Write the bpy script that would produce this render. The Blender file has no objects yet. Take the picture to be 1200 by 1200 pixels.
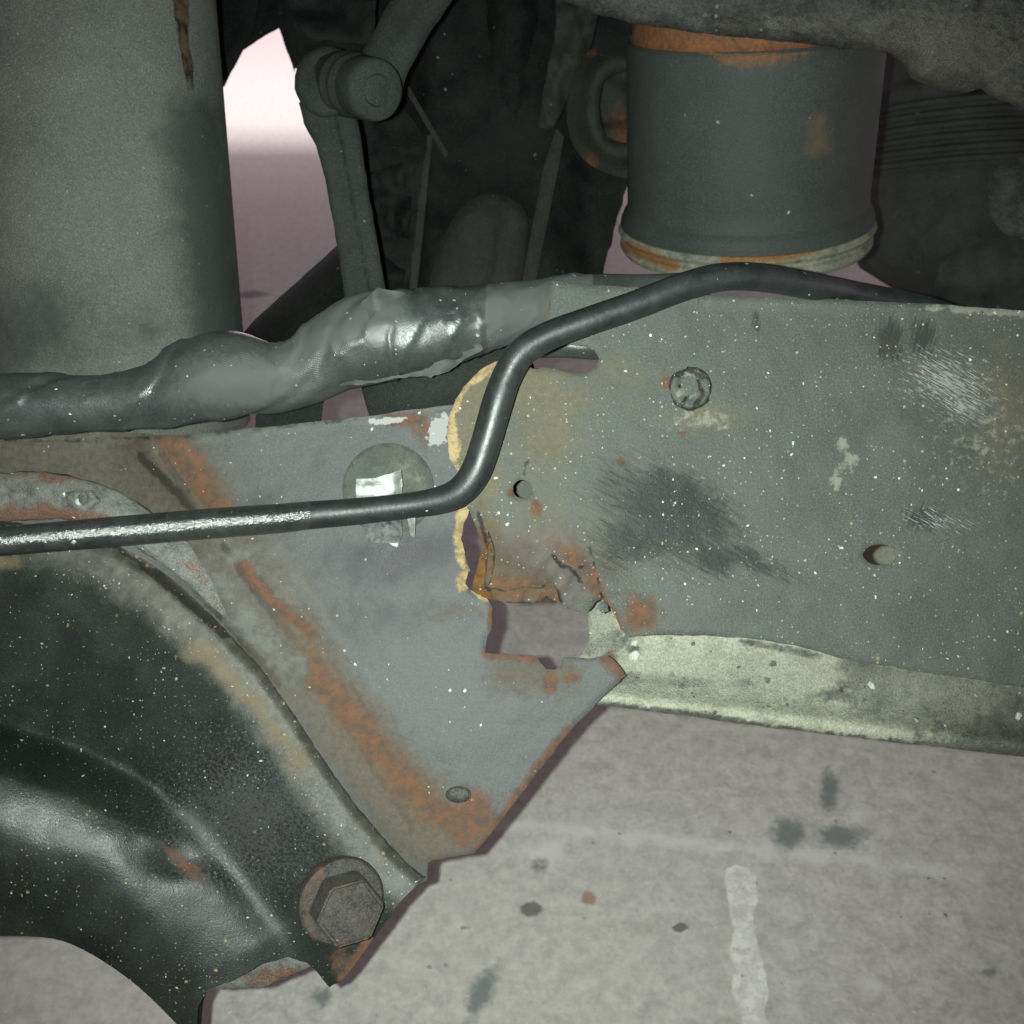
import bpy, bmesh, math, random
import numpy as np
from mathutils import Vector, Matrix
from mathutils.geometry import delaunay_2d_cdt

random.seed(7); rng = np.random.default_rng(7)
scene = bpy.context.scene
C = bpy.data.collections.new("scene"); scene.collection.children.link(C)

# ------------------------------------------------------------------ camera, light
PITCH = math.radians(30.0); CAM_H = 0.52; F = 1200.0
cam = bpy.data.cameras.new("camera"); camo = bpy.data.objects.new("camera", cam); C.objects.link(camo)
cam.sensor_width = 36; cam.lens = 36; cam.clip_start = 0.01; cam.clip_end = 100
camo.location = (0, 0, CAM_H); camo.rotation_euler = (math.pi/2 - PITCH, 0, 0)
cam.dof.use_dof = True; cam.dof.focus_distance = 0.345; cam.dof.aperture_fstop = 22
scene.camera = camo
scene.view_settings.view_transform = 'Standard'; scene.view_settings.look = 'None'
scene.view_settings.exposure = 0; scene.view_settings.gamma = 1

w = bpy.data.worlds.new("World"); scene.world = w; w.use_nodes = True
bg = w.node_tree.nodes["Background"]; bg.inputs[0].default_value = (1.0, 0.78, 0.88, 1); bg.inputs[1].default_value = 0.72

CAM = np.array([0, 0, CAM_H]); FW = np.array([0, math.cos(PITCH), -math.sin(PITCH)])
UP = np.array([0, math.sin(PITCH), math.cos(PITCH)]); RT = np.array([1.0, 0, 0])
def P(px, py, d):
    px = np.asarray(px, float); py = np.asarray(py, float); d = np.asarray(d, float)
    return CAM + d[..., None]*(FW + RT*((px-600)/F)[..., None] + UP*((600-py)/F)[..., None])
def proj(W):
    V = np.asarray(W) - CAM; d = V@FW
    d = np.where(np.abs(d) < 1e-6, 1e-6, d)
    return 600 + F*(V@RT)/d, 600 - F*(V@UP)/d, d

# the phone's flash, one centimetre to the left of its lens
fl = bpy.data.lights.new("flash", 'SPOT'); fl.energy = 12.4; fl.color = (0.90, 1.0, 0.92)
fl.shadow_soft_size = 0.0016; fl.spot_size = math.radians(92); fl.spot_blend = 0.9
flo = bpy.data.objects.new("flash", fl); C.objects.link(flo)
flo.location = Vector(CAM - RT*0.0092 + UP*0.001); flo.rotation_euler = camo.rotation_euler
# the workshop's ceiling light over the open floor beyond the vehicle
al = bpy.data.lights.new("ceiling_light", 'AREA'); al.shape = 'RECTANGLE'; al.size = 4; al.size_y = 1.5; al.energy = 165; al.color = (1, 0.97, 0.99)
alo = bpy.data.objects.new("ceiling_light", al); C.objects.link(alo); alo.location = (-0.65, 2.95, 3.6)

# added fill lamp, out of view far beyond the vehicle, lifting the shaded floor
dl = bpy.data.lights.new("floor_fill", 'AREA'); dl.shape = 'RECTANGLE'; dl.size = 9; dl.size_y = 2.6; dl.energy = 215; dl.color = (1.0, .80, .88)
dlo = bpy.data.objects.new("floor_fill", dl); C.objects.link(dlo); dlo.location = (0, 9.0, 1.6); dlo.rotation_euler = (math.radians(-90), 0, 0)

# ------------------------------------------------------------------ numpy helpers
_tab = rng.random((256, 256))
def vnoise(x, y, seed=0):
    x = np.asarray(x, float) + seed*17.3; y = np.asarray(y, float) + seed*31.7
    xi = np.floor(x).astype(int); yi = np.floor(y).astype(int); fx = x-xi; fy = y-yi
    fx = fx*fx*(3-2*fx); fy = fy*fy*(3-2*fy)
    a = _tab[xi & 255, yi & 255]; b = _tab[(xi+1) & 255, yi & 255]; c = _tab[xi & 255, (yi+1) & 255]; d = _tab[(xi+1) & 255, (yi+1) & 255]
    return (a*(1-fx)+b*fx)*(1-fy) + (c*(1-fx)+d*fx)*fy
def fbm(x, y, seed=0, oct=4):
    s = 0; a = 1; n = 0
    for k in range(oct): s = s + a*(vnoise(x*2**k, y*2**k, seed+k)-0.5); n += a; a *= 0.5
    return 2*s/n
def sm(x, a=0.0, b=1.0):
    t = np.clip((np.asarray(x, float)-a)/(b-a), 0, 1); return t*t*(3-2*t)
def pdist(X, Y, pts, closed=False):
    pts = list(pts)
    if closed: pts = pts+[pts[0]]
    D = np.full(np.shape(X), 1e9)
    for (x0, y0), (x1, y1) in zip(pts[:-1], pts[1:]):
        dx, dy = x1-x0, y1-y0; L = dx*dx+dy*dy+1e-9
        t = np.clip(((X-x0)*dx+(Y-y0)*dy)/L, 0, 1)
        D = np.minimum(D, np.hypot(X-x0-t*dx, Y-y0-t*dy))
    return D
def pside(X, Y, pts):       # signed distance: + on the left-hand side in picture axes (x right, y down -> up/right of a line going right-down)
    D = np.full(np.shape(X), 1e9); S = np.zeros(np.shape(X))
    for (x0, y0), (x1, y1) in zip(pts[:-1], pts[1:]):
        dx, dy = x1-x0, y1-y0; L = dx*dx+dy*dy+1e-9
        t = np.clip(((X-x0)*dx+(Y-y0)*dy)/L, 0, 1)
        d = np.hypot(X-x0-t*dx, Y-y0-t*dy); m = d < D
        D = np.where(m, d, D); S = np.where(m, np.sign(dy*(X-x0)-dx*(Y-y0)), S)
    return D*S
def inpoly(X, Y, pts):
    X = np.asarray(X, float); Y = np.asarray(Y, float); r = np.zeros(X.shape, bool); n = len(pts)
    for i in range(n):
        x0, y0 = pts[i]; x1, y1 = pts[(i+1) % n]
        if y0 == y1: continue
        c = ((y0 > Y) != (y1 > Y)) & (X < (x1-x0)*(Y-y0)/(y1-y0)+x0); r ^= c
    return r
def blob(X, Y, cx, cy, rx, ry, ang=0):
    a = math.radians(ang); u = (X-cx)*math.cos(a)+(Y-cy)*math.sin(a); v = -(X-cx)*math.sin(a)+(Y-cy)*math.cos(a)
    return np.clip(1-0.5*np.hypot(u/rx, v/ry), 0, 1)
def stroke(X, Y, pts, wd): return np.clip(1-0.5*pdist(X, Y, pts)/wd, 0, 1)
def mx(*a):
    r = a[0]
    for b in a[1:]: r = np.maximum(r, b)
    return r
def smooth(pts, n=6):       # Catmull-Rom through the points
    p = np.array(pts, float); q = np.vstack([2*p[0]-p[1], p, 2*p[-1]-p[-2]]); out = []
    for i in range(1, len(q)-2):
        for k in range(n):
            t = k/n; a, b, c, d = q[i-1], q[i], q[i+1], q[i+2]
            out.append(0.5*((2*b)+(-a+c)*t+(2*a-5*b+4*c-d)*t*t+(-a+3*b-3*c+d)*t**3))
    out.append(p[-1]); return np.array(out)
def ragged(pts, step=4, amp=1.0, seed=0, closed=True):
    pts = [tuple(p) for p in pts]; out = []; s = 0.0
    seq = list(zip(pts, pts[1:]+[pts[0]])) if closed else list(zip(pts[:-1], pts[1:]))
    for (x0, y0), (x1, y1) in seq:
        L = math.hypot(x1-x0, y1-y0); n = max(1, int(L/step))
        for k in range(n):
            t = k/n; x = x0+(x1-x0)*t; y = y0+(y1-y0)*t
            o = amp*float(fbm(np.array((s+t*L)/14), np.array(seed*3.1), seed, 3)) if k else 0
            out.append((x - o*(y1-y0)/(L+1e-9), y + o*(x1-x0)/(L+1e-9)))
        s += L
    return out
def circle(cx, cy, rx, ry=None, n=28, wob=0.0, seed=0):
    ry = ry or rx; r = random.Random(seed)
    return [(cx+rx*math.cos(2*math.pi*k/n)*(1+wob*(r.random()-.5)), cy+ry*math.sin(2*math.pi*k/n)*(1+wob*(r.random()-.5))) for k in range(n)]

# ------------------------------------------------------------------ object helpers
def mesh_obj(name, V, faces, mat, parent=None, smooth_f=True, attrs=None, uv=None, origin=None):
    V = np.asarray(V, float)
    org = np.array(parent['_o']) if parent is not None else (np.array(origin) if origin is not None else np.zeros(3))
    me = bpy.data.meshes.new(name); me.from_pydata((V-org).tolist(), [], [list(map(int, f)) for f in faces]); 
    if isinstance(smooth_f, bool): me.polygons.foreach_set('use_smooth', [smooth_f]*len(me.polygons))
    else: me.polygons.foreach_set('use_smooth', list(map(bool, smooth_f)))
    for k, a in (attrs or {}).items():
        at = me.attributes.new(k, 'FLOAT', 'POINT'); at.data.foreach_set('value', np.asarray(a, np.float32))
    if uv is not None:
        ul = me.uv_layers.new(name='UVMap'); li = np.zeros(len(me.loops), int); me.loops.foreach_get('vertex_index', li)
        ul.data.foreach_set('uv', np.asarray(uv, np.float32)[li].ravel())
    if mat: me.materials.append(mat)
    o = bpy.data.objects.new(name, me); C.objects.link(o); o.location = tuple(org) if parent is None else (0, 0, 0)
    if parent is not None:
        o.parent = parent
    o['_o'] = org.tolist(); me.update(); return o
def tag(o, label=None, cat=None, group=None, kind=None):
    for k, v in (('label', label), ('category', cat), ('group', group), ('kind', kind)):
        if v: o[k] = v
    return o
def thing(name, label, cat, at, group=None):
    o = bpy.data.objects.new(name, None); C.objects.link(o); o.empty_display_size = .02
    p = P(*at); o.location = tuple(p); o['_o'] = p.tolist(); return tag(o, label, cat, group)

PXM = 0.000288   # metres per pixel at the depth of the plates
def relief(name, outline, depth, mat, parent=None, holes=(), step=5, thick=0.003, attrs=None, rnd=None, uvs=PXM, bounds=(-90, -90, 1290, 1290), **kw):
    """sheet with thickness: outline in picture angles, placed at its own distance depth(X, Y)"""
    b = bounds
    out = np.array(outline); x0, y0 = out.min(0); x1, y1 = out.max(0)
    gx, gy = np.meshgrid(np.arange(x0+step/2, x1, step), np.arange(y0+step/2, y1, step))
    gx = gx.ravel()+rng.uniform(-.25, .25, gx.size)*step; gy = gy.ravel()+rng.uniform(-.25, .25, gy.size)*step
    keep = inpoly(gx, gy, outline) & (pdist(gx, gy, outline, True) > step*.45)
    for h in holes: keep &= ~inpoly(gx, gy, h) & (pdist(gx, gy, h, True) > step*.45)
    pts = []; edges = []
    for loop in [list(outline)]+[list(h) for h in holes]:
        n0 = len(pts); pts += [Vector(p) for p in loop]; n = len(loop)
        edges += [(n0+i, n0+(i+1) % n) for i in range(n)]
    pts += [Vector((a, c)) for a, c in zip(gx[keep], gy[keep])]
    vo, eo, fo, _, _, _ = delaunay_2d_cdt(pts, edges, [], 0, 1e-6)
    XY = np.array([tuple(v) for v in vo]); T = np.array([f for f in fo if len(f) == 3])
    cen = XY[T].mean(1); ok = inpoly(cen[:, 0], cen[:, 1], outline)
    for h in holes: ok &= ~inpoly(cen[:, 0], cen[:, 1], h)
    T = T[ok]
    a = XY[T[:, 1]]-XY[T[:, 0]]; c = XY[T[:, 2]]-XY[T[:, 0]]; cr = a[:, 0]*c[:, 1]-a[:, 1]*c[:, 0]
    T = T[np.abs(cr) > 1e-6]; cr = cr[np.abs(cr) > 1e-6]
    T[cr > 0] = T[cr > 0][:, ::-1]              # front faces look at the camera
    X, Y = XY[:, 0], XY[:, 1]; D = np.asarray(depth(X, Y), float)*np.ones_like(X)
    if rnd:
        e = pdist(X, Y, outline, True)
        for h in holes: e = np.minimum(e, pdist(X, Y, h, True))
        t = np.clip(e/rnd[0], 0, 1); D = D + rnd[1]*PXM*(1-np.sqrt(np.clip(1-(1-t)**2, 0, 1)))
    n = len(X); Vf = P(X, Y, D); Vb = P(X, Y, D+thick)
    from collections import Counter
    E = {}
    for t in T:
        for i in range(3):
            u, v = int(t[i]), int(t[(i+1) % 3])
            if (v, u) in E: del E[(v, u)]
            else: E[(u, v)] = 1
    be = list(E); bi = sorted({i for e in be for i in e}); mp = {b: k for k, b in enumerate(bi)}; m = len(bi)
    V = np.vstack([Vf, Vb, Vf[bi], Vb[bi]])
    faces = T.tolist()+(T[:, ::-1]+n).tolist()+[[2*n+mp[v], 2*n+mp[u], 2*n+m+mp[u], 2*n+m+mp[v]] for u, v in be]
    sf = [True]*(len(T)*2)+[False]*len(be)
    ext = lambda A: np.concatenate([A, A, A[bi], A[bi]])
    at = {k: ext(np.asarray(f(X, Y), float)*np.ones(n)) for k, f in (attrs or {}).items()}
    uv = np.stack([X*uvs, -Y*uvs], 1); uv = np.vstack([uv, uv, uv[bi], uv[bi]+thick])
    used = np.unique(np.concatenate([np.array(f) for f in faces])); 
    return mesh_obj(name, V, faces, mat, parent, sf, at, uv, **kw)

def tube(name, path, mat, parent=None, n=20, seg=8, disp=None, attrs=None, caps=True, ell=1.0, **kw):
    """path of (px, py, distance, radius in px); disp(s, th) returns a radius factor"""
    q = smooth(path, seg); Wc = P(q[:, 0], q[:, 1], q[:, 2]); R = q[:, 3]*q[:, 2]/F
    m = len(q); Tn = np.gradient(Wc, axis=0); Tn /= np.linalg.norm(Tn, axis=1)[:, None]
    view = Wc - CAM; view /= np.linalg.norm(view, axis=1)[:, None]
    A = np.cross(Tn, view); A /= np.linalg.norm(A, axis=1)[:, None]; B = np.cross(Tn, A)
    s = np.concatenate([[0], np.cumsum(np.linalg.norm(np.diff(Wc, axis=0), axis=1))])
    th = np.linspace(0, 2*np.pi, n, endpoint=False); S, TH = np.meshgrid(s, th, indexing='ij')
    k = np.ones_like(S) if disp is None else disp(S, TH)
    V = Wc[:, None]+(R[:, None]*k)[..., None]*(A[:, None]*np.cos(TH)[..., None]+ell*B[:, None]*np.sin(TH)[..., None])
    V = V.reshape(-1, 3); faces = []
    for i in range(m-1):
        for j in range(n):
            j2 = (j+1) % n; faces.append([i*n+j, i*n+j2, (i+1)*n+j2, (i+1)*n+j])
    sf = [True]*len(faces)
    if caps: faces += [list(range(n))[::-1], [(m-1)*n+j for j in range(n)]]; sf += [False, False]
    uv = np.stack([S.ravel(), (TH*R[:, None]).ravel()], 1)
    X, Y, _ = proj(V); at = {kk: np.asarray(f(X, Y), float)*np.ones(len(X)) for kk, f in (attrs or {}).items()}
    return mesh_obj(name, V, faces, mat, parent, sf, at, uv, **kw)

def lathe(name, A, B, prof, mat, parent=None, n=64, disp=None, attrs=None, arc=None, sub=1, **kw):
    """solid of revolution about the line A-B (world); prof = [(metres along, radius)]"""
    A = np.asarray(A, float); B = np.asarray(B, float); ax = (B-A)/np.linalg.norm(B-A)
    u = np.cross(ax, [0.31, 0.9, 0.1]); u /= np.linalg.norm(u); v = np.cross(ax, u)
    if sub > 1:
        pr = []
        for (a, r), (a2, r2) in zip(prof[:-1], prof[1:]):
            for k in range(sub): pr.append((a+(a2-a)*k/sub, r+(r2-r)*k/sub))
        prof = pr+[prof[-1]]
    t = np.array([p[0] for p in prof]); r = np.array([p[1] for p in prof]); m = len(prof)
    th = np.linspace(0, 2*np.pi, n, endpoint=False); S, TH = np.meshgrid(t, th, indexing='ij'); Rr = np.repeat(r[:, None], n, 1)
    if disp is not None: Rr = Rr*disp(S, TH)
    V = A+S[..., None]*ax+Rr[..., None]*(u*np.cos(TH)[..., None]+v*np.sin(TH)[..., None]); V = V.reshape(-1, 3)
    faces = [[i*n+j, i*n+(j+1) % n, (i+1)*n+(j+1) % n, (i+1)*n+j] for i in range(m-1) for j in range(n)]; sf = [True]*len(faces)
    if r[0] > 1e-5: faces.append(list(range(n))[::-1]); sf.append(False)
    if r[-1] > 1e-5: faces.append([(m-1)*n+j for j in range(n)]); sf.append(False)
    uv = np.stack([(TH*r.max()).ravel(), S.ravel()], 1)
    X, Y, _ = proj(V); at = {kk: np.asarray(f(X, Y), float)*np.ones(len(X)) for kk, f in (attrs or {}).items()}
    o = mesh_obj(name, V, faces, mat, parent, sf, at, uv, **kw)
    return o
def sharp(o, deg=35):
    o.data.set_sharp_from_angle(angle=math.radians(deg)); return o

# ------------------------------------------------------------------ materials
class NB:
    def __init__(s, name):
        s.m = bpy.data.materials.new(name); s.m.use_nodes = True; s.t = s.m.node_tree; s.t.nodes.clear()
        s.out = s.n('ShaderNodeOutputMaterial'); s.b = s.n('ShaderNodeBsdfPrincipled'); s.l(s.b.outputs[0], s.out.inputs[0])
    def n(s, t, **k):
        x = s.t.nodes.new(t)
        for a, b in k.items(): setattr(x, a, b)
        return x
    def l(s, a, b): s.t.links.new(a, b)
    def setin(s, sock, v):
        if isinstance(v, bpy.types.NodeSocket): s.l(v, sock)
        else: sock.default_value = v
    def math(s, op, a, b=None, c=None, clamp=False):
        x = s.n('ShaderNodeMath', operation=op, use_clamp=clamp); s.setin(x.inputs[0], a)
        if b is not None: s.setin(x.inputs[1], b)
        if c is not None: s.setin(x.inputs[2], c)
        return x.outputs[0]
    def mix(s, f, a, b):
        x = s.n('ShaderNodeMix', data_type='RGBA'); s.setin(x.inputs[0], f)
        for i, v in ((6, a), (7, b)):
            if not isinstance(v, bpy.types.NodeSocket): v = (*v, 1) if len(v) == 3 else v
            s.setin(x.inputs[i], v)
        return x.outputs[2]
    def mixf(s, f, a, b):
        x = s.n('ShaderNodeMix', data_type='FLOAT'); s.setin(x.inputs[0], f); s.setin(x.inputs[2], a); s.setin(x.inputs[3], b); return x.outputs[0]
    def ramp(s, v, a, b, lo=0.0, hi=1.0):
        x = s.n('ShaderNodeMapRange', interpolation_type='SMOOTHSTEP'); s.setin(x.inputs[0], v)
        for i, q in ((1, a), (2, b), (3, lo), (4, hi)): s.setin(x.inputs[i], q)
        return x.outputs[0]
    def noise(s, vec, scale, detail=4, rough=0.6, dist=0.0):
        x = s.n('ShaderNodeTexNoise'); s.l(vec, x.inputs['Vector']); x.inputs['Scale'].default_value = scale
        x.inputs['Detail'].default_value = detail; x.inputs['Roughness'].default_value = rough; x.inputs['Distortion'].default_value = dist
        return x.outputs[0]
    def attr(s, name): return s.n('ShaderNodeAttribute', attribute_name=name).outputs['Fac']
    def stretch(s, vec, ang, k):
        mp = s.n('ShaderNodeMapping', vector_type='TEXTURE'); s.l(vec, mp.inputs[0]); mp.inputs['Rotation'].default_value = (0, 0, math.radians(ang)); mp.inputs['Scale'].default_value = (k, 1, 1); return mp.outputs[0]

def grimy(name, c1, c2, rough=0.6, layers=(), specks=(), uv=True, big=70, fine=900, bump=0.25, bscale=500, metallic=0.0, spec=0.5, contrast=1.0, weave=None, coat=0, grain=0.0):
    """painted steel, rubber or concrete: two mixed tones, layers masked by an attribute roughened with noise, splatter specks"""
    g = NB(name); tc = g.n('ShaderNodeTexCoord'); vec = tc.outputs['UV' if uv else 'Object']
    n1 = g.noise(vec, big, 5, 0.62, 0.4); n2 = g.noise(vec, fine, 3, 0.7)
    f = g.math('ADD', g.math('MULTIPLY', g.math('SUBTRACT', n1, .5), 2.2*contrast), g.math('MULTIPLY', g.math('SUBTRACT', n2, .5), 1.5*contrast))
    col = g.mix(g.math('ADD', f, .5, clamp=True), c1, c2); ro = g.math('ADD', rough, g.math('MULTIPLY', g.math('SUBTRACT', n1, .5), .35))
    hgt = g.math('ADD', g.math('MULTIPLY', g.noise(vec, bscale, 5, .65), 1.0), g.math('MULTIPLY', n1, .6))
    if grain:
        gn = g.noise(vec, 1500, 2, .8); gl = g.noise(vec, 60, 4, .7)
        k = g.math('MULTIPLY', g.ramp(gn, .50, .72), g.ramp(gl, .25, .7, .35, 1.0))
        col = g.mix(g.math('MULTIPLY', k, grain), col, tuple(min(1, 2.5*x+.008) for x in c2))
        col = g.mix(g.math('MULTIPLY', g.ramp(gn, .46, .30), grain), col, tuple(.35*x for x in c1)); hgt = g.math('ADD', hgt, g.math('MULTIPLY', k, .6))
    for L in layers:
        v = vec
        if L.get('stretch'): v = g.stretch(vec, *L['stretch'])
        nz = g.noise(v, L.get('scale', 350), L.get('detail', 5), L.get('nrough', .68), .3)
        a = g.math('ADD', g.attr(L['attr']), g.math('MULTIPLY', g.math('SUBTRACT', nz, .5), L.get('amp', 0.9)))
        so = L.get('soft', .06); m = g.math('MULTIPLY', g.math('MULTIPLY', g.ramp(a, .5-so, .5+so), L.get('fac', 1.0)), g.ramp(g.attr(L['attr']), 0.02, .2))
        cc = L['col']
        if 'col2' in L: cc = g.mix(g.ramp(g.noise(vec, L.get('cs', 500), 4, .7), .35, .65), L['col'], L['col2'])
        col = g.mix(m, col, cc)
        if 'rough' in L: ro = g.mixf(m, ro, L['rough'])
        if L.get('lift'): hgt = g.math('ADD', hgt, g.math('MULTIPLY', m, L['lift']))
    for (sc, frac, rad, scol) in specks:
        wv = g.n('ShaderNodeVectorMath', operation='ADD'); nn = g.n('ShaderNodeTexNoise'); g.l(vec, nn.inputs['Vector']); nn.inputs['Scale'].default_value = sc*2.2; nn.inputs['Detail'].default_value = 2
        sv = g.n('ShaderNodeVectorMath', operation='SCALE'); g.l(nn.outputs['Color'], sv.inputs[0]); sv.inputs['Scale'].default_value = 0.45/sc
        g.l(vec, wv.inputs[0]); g.l(sv.outputs[0], wv.inputs[1])
        vo = g.n('ShaderNodeTexVoronoi', voronoi_dimensions='2D' if uv else '3D'); g.l(wv.outputs[0], vo.inputs['Vector']); vo.inputs['Scale'].default_value = sc
        sp = g.n('ShaderNodeSeparateColor'); g.l(vo.outputs['Color'], sp.inputs[0])
        dens = g.ramp(g.noise(vec, min(sc*.09, 45), 3, .65), .36, .68, frac*.12, frac*2.3)
        on = g.math('LESS_THAN', sp.outputs[0], dens)
        rr = g.math('MULTIPLY', g.math('POWER', sp.outputs[1], 2.0), rad); rr = g.math('ADD', rr, rad*.25)
        m = g.math('MULTIPLY', on, g.ramp(g.math('DIVIDE', vo.outputs['Distance'], rr), 1.35, .55))
        m = g.math('MULTIPLY', m, g.ramp(sp.outputs[2], 0, 1, .35, 1.0))
        col = g.mix(m, col, scol); hgt = g.math('ADD', hgt, g.math('MULTIPLY', m, .8)); ro = g.mixf(m, ro, .6)
    if weave:
        wa = []
        for ang in (weave[1], weave[1]+90):
            wt = g.n('ShaderNodeTexWave'); mp = g.n('ShaderNodeMapping'); g.l(vec, mp.inputs[0]); mp.inputs['Rotation'].default_value = (0, 0, math.radians(ang)); g.l(mp.outputs[0], wt.inputs[0]); wt.inputs['Scale'].default_value = weave[0]; wa.append(wt.outputs['Fac'])
        ww = g.math('MULTIPLY', g.math('ADD', wa[0], wa[1]), g.attr(weave[2]) if len(weave) > 2 else 1.0); hgt = g.math('ADD', hgt, g.math('MULTIPLY', ww, .9))
    g.l(col, g.b.inputs['Base Color']); g.l(g.math('MAXIMUM', g.math('MINIMUM', ro, 1.0), .08), g.b.inputs['Roughness'])
    g.b.inputs['Metallic'].default_value = metallic; g.b.inputs['Specular IOR Level'].default_value = spec
    if coat: g.b.inputs['Coat Weight'].default_value = coat; g.b.inputs['Coat Roughness'].default_value = .12
    bp = g.n('ShaderNodeBump'); bp.inputs['Strength'].default_value = bump; bp.inputs['Distance'].default_value = 0.001; g.l(hgt, bp.inputs['Height']); g.l(bp.outputs[0], g.b.inputs['Normal'])
    return g.m

RUST = dict(col=(.128, .055, .027), col2=(.062, .040, .029), cs=230, rough=.9, lift=.5)
CREAM = dict(col=(.34, .26, .14), col2=(.17, .115, .06), cs=220, rough=.9, lift=.6)
WHITE = (.52, .55, .50); TANS = (.35, .29, .19)
SPK = ((250, .16, .095, WHITE), (430, .10, .11, (.30, .32, .28)), (560, .20, .14, (.30, .32, .28)), (330, .04, .15, (.34, .22, .11)))

M = {}
M['floor'] = grimy('concrete', (.45, .445, .41), (.74, .72, .665), .85, uv=True, big=75, fine=300, bump=.35, bscale=160, contrast=1.0, layers=(
    dict(attr='dust', col=(.74, .73, .66), col2=(.52, .5, .46), cs=110, amp=1.3, scale=60, detail=7, soft=.35, fac=.6),
    dict(attr='line', col=(.86, .86, .84), amp=1.9, scale=60, detail=8, soft=.4, fac=.6),
    dict(attr='blue', col=(.15, .19, .19), amp=1.0, scale=110, detail=7, soft=.25, fac=.8),
    dict(attr='dark', col=(.07, .065, .07), amp=.6, scale=120, soft=.12, fac=.75),
    dict(attr='orange', col=(.35, .16, .07), amp=.6, scale=120, soft=.15, fac=.7)),
    specks=((110, .04, .13, (.18, .17, .17)), (130, .05, .12, (.8, .79, .75))))
M['stripe'] = grimy('floor_paint', (.66, .65, .60), (.95, .95, .91), .8, big=110, fine=420, bump=.5, bscale=200, contrast=1.5, specks=((160, .10, .16, (.3, .29, .27)),))
M['web'] = grimy('web_paint', (.048, .055, .048), (.074, .083, .072), .62, spec=0.3, big=45, fine=1100, grain=0.42, bump=.30, bscale=700, specks=SPK, contrast=.8, layers=(
    dict(attr='tan', col=(.125, .102, .055), col2=(.085, .082, .056), amp=1.1, scale=120, detail=8, soft=.35, fac=.75, rough=.8), dict(attr='olive', col=(.055, .042, .020), col2=(.085, .062, .03), cs=170, amp=1.3, scale=140, detail=8, soft=.3, fac=.85, rough=.8), dict(attr='brown', col=(.088, .077, .074), col2=(.062, .052, .042), cs=110, amp=1.1, scale=140, detail=7, soft=.35, fac=.85, rough=.7),
    dict(RUST, attr='rust', amp=1.25, scale=130, detail=8, nrough=.74, soft=.22, fac=.9), dict(CREAM, attr='cream', amp=1.5, scale=140, detail=8, soft=.12),
    dict(attr='edge', col=(.13, .060, .014), col2=(.065, .034, .014), cs=200, amp=.8, scale=250, soft=.15, rough=.9), dict(attr='crack', col=(.012, .010, .008), amp=1.0, scale=260, soft=.2, fac=.9), dict(attr='scuff', col=(.014, .016, .015), amp=1.3, scale=800, stretch=(-30, 6), detail=7, soft=.25, fac=.92, rough=.55), dict(attr='scuffb', col=(.012, .014, .013), amp=1.2, scale=700, stretch=(38, 5), detail=7, soft=.25, fac=.8),
    dict(attr='brush', col=(.02, .021, .02), amp=1.5, scale=900, stretch=(75, 7), soft=.2, fac=.8),
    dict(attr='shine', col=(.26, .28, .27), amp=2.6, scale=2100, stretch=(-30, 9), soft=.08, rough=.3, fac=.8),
    dict(attr='pale', col=(.20, .205, .17), amp=2.2, scale=300, detail=8, soft=.2, fac=.75)))
M['inner'] = grimy('dried_mud', (.22, .228, .165), (.42, .425, .33), .9, big=110, fine=800, grain=0.3, bump=.8, bscale=300, contrast=1.7, layers=(
    dict(attr='dark', col=(.05, .055, .047), col2=(.10, .10, .08), cs=200, amp=1.5, scale=170, detail=9, nrough=.75, soft=.22), dict(attr='grey', col=(.13, .14, .115), col2=(.2, .205, .16), cs=140, amp=1.4, scale=110, detail=8, soft=.3, fac=.8), dict(RUST, attr='rust', amp=1.25, scale=130, detail=8, nrough=.74, soft=.22, fac=.9)), specks=((150, .16, .17, (.075, .08, .065)), (260, .10, .22, (.07, .07, .06)), (200, .06, .25, (.5, .5, .44))))
M['gusset'] = grimy('gusset_paint', (.039, .043, .0435), (.082, .087, .087), .58, big=26, fine=900, grain=0.22, bump=.15, bscale=500, spec=.3, specks=((190, .05, .11, WHITE), (420, .06, .14, (.3, .3, .27))), contrast=.8, layers=(
    dict(attr='brown', col=(.07, .06, .042), col2=(.045, .04, .03), amp=1.0, scale=170, soft=.25, fac=.9),
    dict(attr='groove', col=(.018, .017, .014), amp=1.1, scale=300, soft=.2, fac=.85),
    dict(attr='stain', col=(.022, .020, .024), amp=1.0, scale=90, soft=.35, fac=.85),
    dict(attr='tan', col=(.10, .074, .048), col2=(.066, .058, .046), amp=.9, scale=250, soft=.25, fac=.7, rough=.85),
    dict(RUST, attr='rust', amp=1.45, scale=140, detail=9, nrough=.76, soft=.2, fac=.8), dict(CREAM, attr='cream', amp=1.3, scale=150, detail=8, soft=.12),
    dict(attr='pewter', col=(.105, .11, .10), col2=(.06, .06, .05), cs=150, amp=1.3, scale=110, detail=8, soft=.25, fac=.85, lift=.6), dict(attr='white', col=(.25, .25, .245), amp=1.2, scale=350, rough=.6)))
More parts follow.
